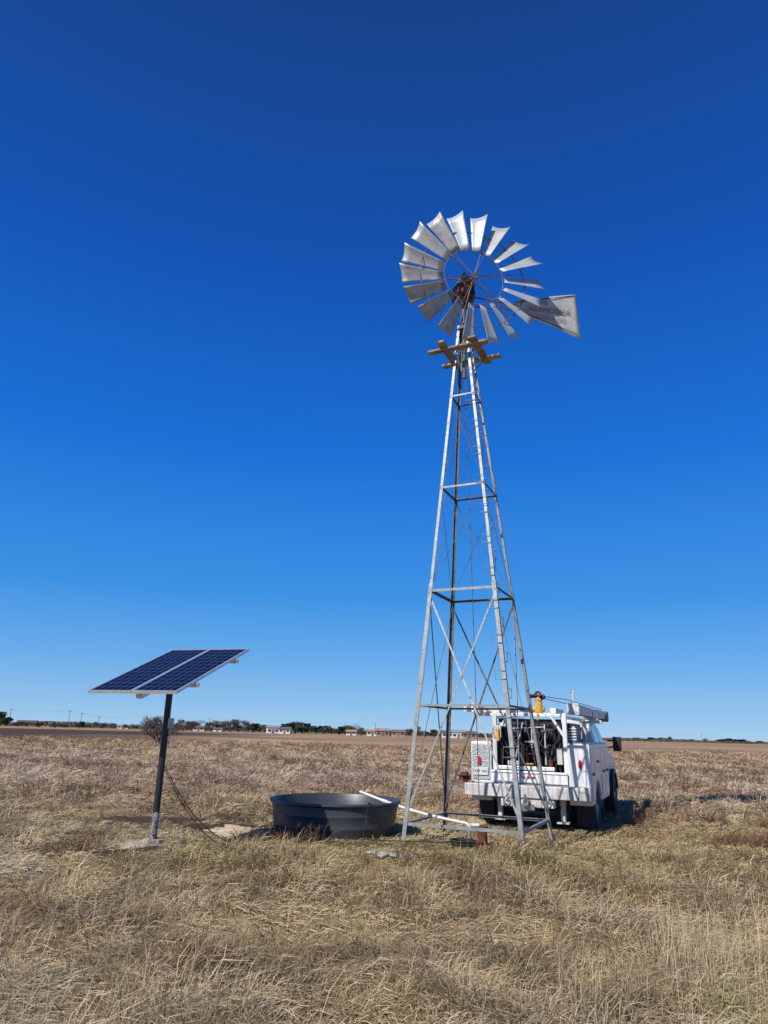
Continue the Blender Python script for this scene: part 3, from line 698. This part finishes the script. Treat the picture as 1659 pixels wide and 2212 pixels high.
mb=MB(); mb.span((.77,4.9,2.15),(.99,5.4,2.34)); mb.cyl((.78,5.35,2.25),(.98,5.35,2.25),.13,n=20); mb.obj('boom_head',dk,tr_,bevel=.01)
mb=MB(); mb.span((.42,.20,2.155),(.54,1.1,2.26)); mb.span((-1.0,.3,2.16),(-.3,.42,2.22)); mb.span((-.9,1.3,2.14),(.3,1.38,2.2)); mb.span((-.35,.44,2.225),(-.27,2.7,2.30)); mb.cyl((-.2,.25,2.24),(-.2,2.2,2.26),.04,n=12); mb.obj('rack_bar',W,tr_,bevel=.008)
mb=MB(); mb.extr([(.14,2.17),(.28,2.17),(.27,2.42),(.22,2.48),(.16,2.44)],.12,.24,'y'); mb.cyl((.10,.2,2.24),(.32,.2,2.24),.05,n=18); mb.span((.18,.07,2.02),(.215,.10,2.17)); mb.obj('winch_head',M['yellow'],tr_,bevel=.012)
mb=MB(); mb.torus((.20,.19,2.52),.05,.022,'y',20,8); mb.box((.12,.19,2.49),(.16,.07,.07)); mb.cyl((.22,.28,2.44),(.32,.28,2.50),.045,n=12); mb.obj('winch_hook',M['rust'],tr_,smooth=True,autos=35)
for k in range(9):
    x_=-1.10+.072*(k%5); z_=2.185+.06*(k//5); y0=-.50+.13*((k*37)%5)
    mb=MB(); mb.cyl((x_,y0,z_),(x_,3.3,z_),.026,n=12); mb.cyl((x_,y0-.002,z_),(x_,y0+.06,z_),.032,n=12)
    mb.obj('rack_pipe',M['pvc'],tr_,smooth=True,autos=35)
mb=MB(); mb.tube([(.24,.22,2.46),(.5,2.2,2.42),(.86,5.2,2.38)],.008,6); mb.tube([(.2,.22,2.5),(.45,2.2,2.52),(.84,5.2,2.42)],.008,6); mb.obj('winch_cable',BK,tr_)
cab=MB()
low=[(3.12,.62),(4.55,.62),(4.6,.9),(4.8,.98),(5.4,.98),(5.62,.9),(5.68,.62),(6.35,.70),(6.42,1.16),(6.2,1.27),(5.25,1.36),(3.10,1.36)]
cab.extr(low,-.97,.97,'x')
vs=[]
up=[(3.10,1.361),(5.25,1.361),(4.70,1.98),(4.42,2.07),(3.35,2.07),(3.14,1.98)]
for s_ in(-1,1):
    for (y_,z_) in up: vs.append((s_*(.95-.20*max(0,(z_-1.36))/.7),y_,z_))
n=6; cab.add(vs,[(i,(i+1)%n,n+(i+1)%n,n+i) for i in range(n)]+[tuple(range(n))[::-1],tuple(range(n,2*n))])
cab.obj('cab_body',W,tr_,bevel=.03)
for s_ in(-1,1):
    def sp_(y_,z_,o=.004): return (s_*(.95-.20*(z_-1.36)/.7+o),y_,z_)
    g=MB(); q_=[sp_(y_,z_,.006) for y_,z_ in ((4.12,1.42),(5.02,1.42),(4.62,1.90),(4.12,1.93))]; g.add(q_,[(0,1,2,3)]); g.obj('side_window',M['glass'],tr_)
    g=MB(); q_=[sp_(y_,z_,.006) for y_,z_ in ((3.25,1.42),(4.02,1.42),(4.02,1.93),(3.30,1.92))]; g.add(q_,[(0,1,2,3)]); g.obj('side_window',M['glass'],tr_)
    d=MB(); d.span((s_*.97,4.08,.72),(s_*.985,5.0,1.35)); do=d.obj('cab_door',W,tr_,bevel=.008)
    h=MB(); h.span((s_*.986,4.15,1.2),(s_*1.01,4.3,1.24)); h.obj('handle',BK,do)
    mi=MB(); mi.span((s_*1.20-.10,4.86,1.42),(s_*1.20+.10,4.95,1.76)); mi.cyl((s_*.95,4.95,1.5),(s_*1.12,4.92,1.52),.02,n=8); mi.cyl((s_*.95,4.95,1.66),(s_*1.12,4.92,1.66),.02,n=8); mi.obj('side_mirror',BK,tr_,bevel=.02)
    fe=MB(); xs=s_*.93; xo=s_*1.08
    prf=[(5.1+.60*math.cos(a),.42+.58*math.sin(a)) for a in [math.radians(12+156*i/14) for i in range(15)]]; prf+=[(5.1+.50*math.cos(a),.42+.48*math.sin(a)) for a in [math.radians(168-156*i/14) for i in range(15)]]
    fe.extr(prf,min(xs,xo),max(xs,xo),'x'); fe.obj('fender_flare',BK,tr_,bevel=.006)
    hl=MB(); hl.span((s_*.62,6.36,.92),(s_*.93,6.43,1.14)); hl.obj('headlight',M['chrome'],tr_,bevel=.02)
mb=MB(); mb.span((-1.0,6.3,.45),(1.0,6.55,.70)); mb.obj('front_bumper',M['chrome'],tr_,bevel=.03)
g=MB(); g.add([(-.72,3.098,1.5),(.72,3.098,1.5),(.68,3.12,1.9),(-.68,3.12,1.9)],[(0,1,2,3)]); g.obj('rear_window',M['glass'],tr_)
g=MB(); g.add([(-.86,5.20,1.44),(.86,5.20,1.44),(.76,4.76,1.93),(-.76,4.76,1.93)],[(0,1,2,3)]); g.obj('windshield',M['glass'],tr_)
for (x_,y_,w_) in ((1.0,1.05,.24),(-1.0,1.05,.24),(.73,1.05,.22),(-.73,1.05,.22),(.93,5.1,.26),(-.93,5.1,.26)):
    mb=MB(); h=w_/2; R=.43
    pf=[(.26,-h*.8),(.36,-h),(R-.03,-h),(R,-h*.8),(R,h*.8),(R-.03,h),(.36,h),(.26,h*.8)]
    mb.lathe(pf,(0,0,0),40,'x')
    for k in range(40):
        a=2*math.pi*k/40
        for s2 in(-1,1): mb.box((s2*h*.5,math.cos(a)*R,math.sin(a)*R),(h*.55,.03,.012),Matrix.Rotation(a+math.pi/2,3,'X'))
    ty=mb.obj('wheel',M['rubber'],tr_,smooth=True,autos=35,loc=(x_,y_,.42))
    rm=MB(); sg_=1 if x_>0 else -1
    rm.lathe([(.265,-h*.8),(.25,0),(.265,h*.8)],(0,0,0),32,'x'); rm.cyl((-.01+sg_*h*.2,0,0),(.01+sg_*h*.2,0,0),.25,n=32); rm.cyl((sg_*h*.2,0,0),(sg_*h*.75,0,0),.08,.06,n=16)
    for k in range(8): a=k*math.pi/4; rm.cyl((sg_*h*.2,math.cos(a)*.14,math.sin(a)*.14),(sg_*h*.2+sg_*.03,math.cos(a)*.14,math.sin(a)*.14),.014,n=6)
    rm.obj('rim',M['chrome'],ty,smooth=True,autos=35)

# ------------------------------------------------------------- vegetation: bare shrub tree
def bare_tree(loc,h,spread,name,label,seed,levels=6):
    random.seed(seed); e=empty(name,(loc[0],loc[1],hz1(*loc)-.05),0,label,'tree')
    tr=MB(); tw=MB()
    def rec(p,d,L,r,lv):
        q_=p+d*L
        (tr if lv<2 else tw).cyl(p,q_,r,r*.65,n=6 if lv<3 else 3,caps=False)
        if lv>=levels: return
        for _ in range(3):
            nd=(d+Vector((random.gauss(0,.55*spread),random.gauss(0,.55*spread),random.gauss(.05,.35)))).normalized()
            if nd.z<-.1: nd.z=.1
            rec(q_ if random.random()<.7 else p+d*L*.7,nd,L*random.uniform(.62,.85),max(.018,r*.62),lv+1)
    for k in range(6):
        a=k*1.047+random.random(); rec(Vector((0,0,0)),Vector((math.cos(a)*.7,math.sin(a)*.7,1)).normalized(),h*.27,.09,0)
    tr.obj('trunk',M['bark'],e,fix=False); tw.obj('crown',M['twig'],e,fix=False)
bare_tree((-21,70),3.7,1.2,'bare_tree','low spreading leafless grey tree alone in the field',3,5)

def far_tree_mesh(seed,evergreen):
    r=random.Random(seed); mb=MB(); mb.cyl((0,0,-.3),(r.uniform(-.1,.1),0,2.2),.22,.12,n=6)
    mb.cur=1
    for k in range(5):
        a=r.random()*6.28; mb.cyl((0,0,1.2),(math.cos(a)*1.4,math.sin(a)*1.4,3+r.random()),.10,.03,n=4)
    blobs=[(r.uniform(-1.5,1.5),r.uniform(-1.3,1.3),r.uniform(1.7,4.2),r.uniform(.8,1.4)) for _ in range(9)]
    for _ in range(620 if evergreen else 700):
        b_=r.choice(blobs); d=Vector((r.gauss(0,1),r.gauss(0,1),r.gauss(0,1))).normalized()*b_[3]*r.random()**.4
        c_=Vector(b_[:3])+Vector((d.x,d.y,d.z*.8)); c_.z=max(.5,c_.z)
        u=Vector((r.gauss(0,1),r.gauss(0,1),r.gauss(0,1))).normalized(); w_=u.orthogonal().normalized(); s=r.uniform(.16,.38) if evergreen else r.uniform(.12,.32)
        if evergreen: mb.add([c_-u*s-w_*s*.6,c_+u*s-w_*s*.6,c_+u*s*.6+w_*s,c_-u*s*.7+w_*s*.8],[(0,1,2,3)])
        else: mb.add([c_-u*s*1.6-w_*s*.35,c_+u*s*1.6-w_*s*.3,c_+u*s*1.2+w_*s*.4],[(0,1,2)])
    return mb
protosT=[]
for sd_,ev in ((1,False),(2,False),(3,False),(4,True),(5,True)):
    mb=far_tree_mesh(sd_,ev); me_=bpy.data.meshes.new('far_tree'); me_.from_pydata(mb.v,[],mb.f); me_.materials.append(M['bark']); me_.materials.append(M['green'] if ev else M['bare']); me_.polygons.foreach_set('material_index',mb.mi); protosT.append(me_)
def far_tree(az,dist,h,w,kind):
    x_=az*dist; y_=dist; o=bpy.data.objects.new('tree' if kind<3 else 'evergreen_tree',protosT[kind]); COL.objects.link(o)
    o.location=(x_,y_,hz1(x_,y_)-.1); o.scale=(w/4.,w/4.,h/5.); o.rotation_euler=(0,0,random.random()*6.28)
    tag(o,'distant leafless brown winter tree on the field edge' if kind<3 else 'distant dark evergreen tree on the field edge','tree','trees along the far field edge')
random.seed(11)
def az(px): return (px-819)/1574.
for px_,hp,wp,kd in [(2,24,22,4),(14,16,16,3),(40,9,16,1),(60,10,20,0),(84,9,16,2),(118,8,18,1),(140,9,20,0),(172,12,14,4),(184,9,14,1),(206,12,12,2),(222,9,16,0),(246,10,14,1),(268,8,14,2),(296,10,16,0),(318,11,18,1),
    (384,14,16,0),(396,18,20,1),(412,16,20,2),(428,18,22,0),(444,13,16,4),(458,16,20,1),(470,19,20,2),(488,17,20,0),(500,21,24,1),(516,22,26,2),(534,18,22,0),(548,15,22,4),(562,14,18,1),(574,14,18,2),(612,15,20,4),(626,20,22,3),(640,19,24,4),(654,15,20,3),(668,17,20,4),(684,14,20,3),(700,14,22,4),(716,11,18,1),(734,14,20,4),(750,17,22,2),(764,18,22,0),(780,14,18,1),(796,10,14,2),(846,10,14,1),(862,10,16,0),(884,14,14,2),(904,18,14,1),(920,11,16,0),(940,13,18,4),(956,12,18,1),(1008,13,16,0),(1024,12,16,2),(1046,9,14,1),
    (1362,5,16,1),(1376,6,12,0),(1398,7,18,4),(1414,6,14,3),(1432,7,14,1),(1448,9,8,2),(1470,5,18,1),(1500,5,16,4),(1524,7,10,1),(1560,7,18,3),(1578,8,18,4),(1594,8,20,3),(1618,5,14,1),(1650,5,16,4)]:
    D=random.uniform(330,420)*(1.25 if px_>1300 else 1)
    far_tree(az(px_+random.uniform(-2,2)),D,hp/1480*D*1.2,wp/1480*D*1.3,kd)
hd=MB(); r=random.Random(5)
for _ in range(20000):
    a=r.uniform(-.62,.66); D=r.uniform(430,520)
    hmax=(3.0 if a<.16 else 1.3)*(.45+.8*float(vn(np.array(a*40.),np.array(1.),4))); z_=r.random()*hmax; s=r.uniform(.3,.8)
    c_=Vector((a*D,D,z_)); u=Vector((r.gauss(0,1),r.gauss(0,.3),r.gauss(0,.6))).normalized(); w_=u.orthogonal().normalized()
    hd.cur=0 if r.random()<.65 else 1
    hd.add([c_-u*s-w_*s*.5,c_+u*s-w_*s*.5,c_+w_*s],[(0,1,2)])
o=hd.obj('far_brush',[M['bare'],M['green']],fix=False); tag(o,'low band of distant brown brush along the horizon','brush',kind='stuff')
def house(px_,D,w,h,wallm,roofm,rz,lab):
    x_=az(px_)*D; e=empty('house',(x_,D,hz1(x_,D)-.3),rz,lab,'house','houses along the far field edge')
    w=w*.85; dp=w*.6
    MB().span((-w/2,-dp/2,0),(w/2,dp/2,h)).obj('wall',wallm,e)
    MB().extr([(-dp/2-.4,h),(dp/2+.4,h),(0,h+dp*.30)],-w/2-.4,w/2+.4,'x').obj('roof',roofm,e)
    for fx in(-.3,.3):
        MB().span((w*fx-.7,-dp/2-.05,1.0),(w*fx+.7,-dp/2-.003,min(2.0,h-.15))).obj('window',M['glass'],e)
    MB().span((-.5,-dp/2-.05,0.02),(.5,-dp/2-.003,min(2.1,h-.1))).obj('door',M['redbrick'],e)
for a in [(60,440,13,1.8,M['redbrick'],M['shingle'],.1,'distant red brick house with dark roof'),(100,450,11,1.9,M['brick'],M['shingle'],-.1,'distant tan brick house with dark roof'),(130,455,10,1.8,M['redbrick'],M['shingle'],0,'distant red brick house with dark roof'),
    (268,440,8,1.5,M['siding'],M['alu'],0,'distant long white shed with metal roof'),(430,360,6,2.0,M['siding'],M['shingle'],.2,'distant white house with grey roof'),(472,365,5,1.6,M['siding'],M['alu'],0,'distant long white shed with metal roof'),(590,325,6,2.8,M['siding'],M['alu'],.3,'distant white gabled barn'),(618,325,6,2.2,M['siding'],M['shingle'],-.2,'distant white house with grey roof'),(760,325,5,1.9,M['siding'],M['brick'],0,'distant white house with tan roof'),(806,325,6,2.2,M['siding'],M['brick'],0,'distant white house with tan roof'),(826,325,7,2.6,M['brick'],M['brick'],.2,'distant tan brick house with tan roof'),(862,325,7,2.2,M['brick'],M['redbrick'],-.1,'distant tan brick house with red roof'),
    (968,325,6,2.4,M['siding'],M['shingle'],0,'distant white house with grey roof'),(990,325,7,2.8,M['siding'],M['alu'],.1,'distant white gabled barn'),(1014,325,7,2.2,M['brick'],M['shingle'],0,'distant tan brick house with dark roof'),(1380,560,9,1.4,M['siding'],M['alu'],0,'distant long white shed with metal roof'),(1450,560,8,1.2,M['siding'],M['alu'],0,'distant long white shed with metal roof')]:
    house(*a)
tops=[]
for px_,D,h in ((20,330,8),(148,330,8),(174,350,7.5),(213,360,6),(452,400,7),(640,420,7),(812,420,7),(1518,600,7)):
    x_=az(px_)*D; e=empty('utility_pole',(x_,D,hz1(x_,D)-.1),.2,'distant wooden utility pole with crossarm','utility pole','utility poles along the far road')
    MB().cyl((0,0,0),(0,0,h),.12,.09,n=8).obj('pole',M['bark'],e); MB().box((0,-.13,h-.6),(1.8,.12,.12)).obj('crossarm',M['bark'],e)
    if px_<1000: tops.append(Vector((x_,D,h-.5)))
wm_=MB()
for i in range(len(tops)-1):
    for dx in(-.8,.8):
        pts=[]
        for k in range(9):
            t=k/8; p=tops[i].lerp(tops[i+1],t)+Vector((dx,-.16,.08)); p.z-=.8*4*t*(1-t)*.5; pts.append(p)
        wm_.tube(pts,.011,4)
tag(wm_.obj('power_line',BK,fix=False),'thin power lines strung between distant poles','power line')

# ------------------------------------------------------------- light & sky
AZ=math.radians(41); EL=math.radians(40)
sundir=Vector((-math.sin(AZ)*math.cos(EL),-math.cos(AZ)*math.cos(EL),math.sin(EL)))
L=bpy.data.lights.new('sun','SUN'); L.energy=4.95; L.angle=math.radians(.5); L.color=(1,.95,.86)
lo=bpy.data.objects.new('sun',L); COL.objects.link(lo); lo.rotation_euler=sundir.to_track_quat('Z','Y').to_euler(); lo.location=(-20,-20,30)
w=bpy.data.worlds.new('World'); scene.world=w; w.use_nodes=True; nt=w.node_tree
bg=nt.nodes['Background']; sk=nt.nodes.new('ShaderNodeTexSky'); sk.sky_type='NISHITA'; sk.sun_disc=False
sk.sun_elevation=EL; sk.sun_rotation=math.radians(180)+AZ; sk.air_density=1.0; sk.dust_density=.0; sk.ozone_density=2.0; sk.altitude=300
nt.links.new(sk.outputs[0],bg.inputs[0]); bg.inputs[1].default_value=.07
def s2l(c): return tuple(((x/255)/12.92 if x/255<=.04045 else ((x/255+.055)/1.055)**2.4) for x in c)
tc=nt.nodes.new('ShaderNodeTexCoord'); sp3=nt.nodes.new('ShaderNodeSeparateXYZ'); nt.links.new(tc.outputs['Generated'],sp3.inputs[0])
cr_=nt.nodes.new('ShaderNodeValToRGB'); nt.links.new(sp3.outputs['Z'],cr_.inputs[0])
stops=[(0.0,(158,203,240)),(.03,(138,192,240)),(.09,(100,172,238)),(.18,(52,147,233)),(.37,(10,114,220)),(.59,(8,84,184)),(.80,(16,66,142)),(1.0,(12,45,105))]
els=cr_.color_ramp.elements
els[0].position=stops[0][0]; els[0].color=(*s2l(stops[0][1]),1); els[1].position=1.0; els[1].color=(*s2l(stops[-1][1]),1)
for p_,c_ in stops[1:-1]:
    e_=els.new(p_); e_.color=(*s2l(c_),1)
bg2=nt.nodes.new('ShaderNodeBackground'); nt.links.new(cr_.outputs[0],bg2.inputs[0]); bg2.inputs[1].default_value=1.0
ms=nt.nodes.new('ShaderNodeMixShader'); ms.inputs[0].default_value=.9
nt.links.new(bg.outputs[0],ms.inputs[1]); nt.links.new(bg2.outputs[0],ms.inputs[2]); nt.links.new(ms.outputs[0],nt.nodes['World Output'].inputs[0])

# ------------------------------------------------------------- camera
cam=bpy.data.cameras.new('camera'); co_=bpy.data.objects.new('camera',cam); COL.objects.link(co_)
th=math.radians(17.6); r_=.0244
R=Vector((1,0,0)); F=Vector((0,math.cos(th),math.sin(th))); U=Vector((0,-math.sin(th),math.cos(th)))
Rc=R*math.cos(r_)+U*math.sin(r_); Uc=-R*math.sin(r_)+U*math.cos(r_)
mtx=Matrix((Rc,Uc,-F)).transposed().to_4x4(); mtx.translation=Vector((0,0,1.6)); co_.matrix_world=mtx
cam.sensor_fit='VERTICAL'; cam.sensor_height=36; cam.lens=24.41; cam.clip_end=20000; cam.clip_start=.05
scene.camera=co_
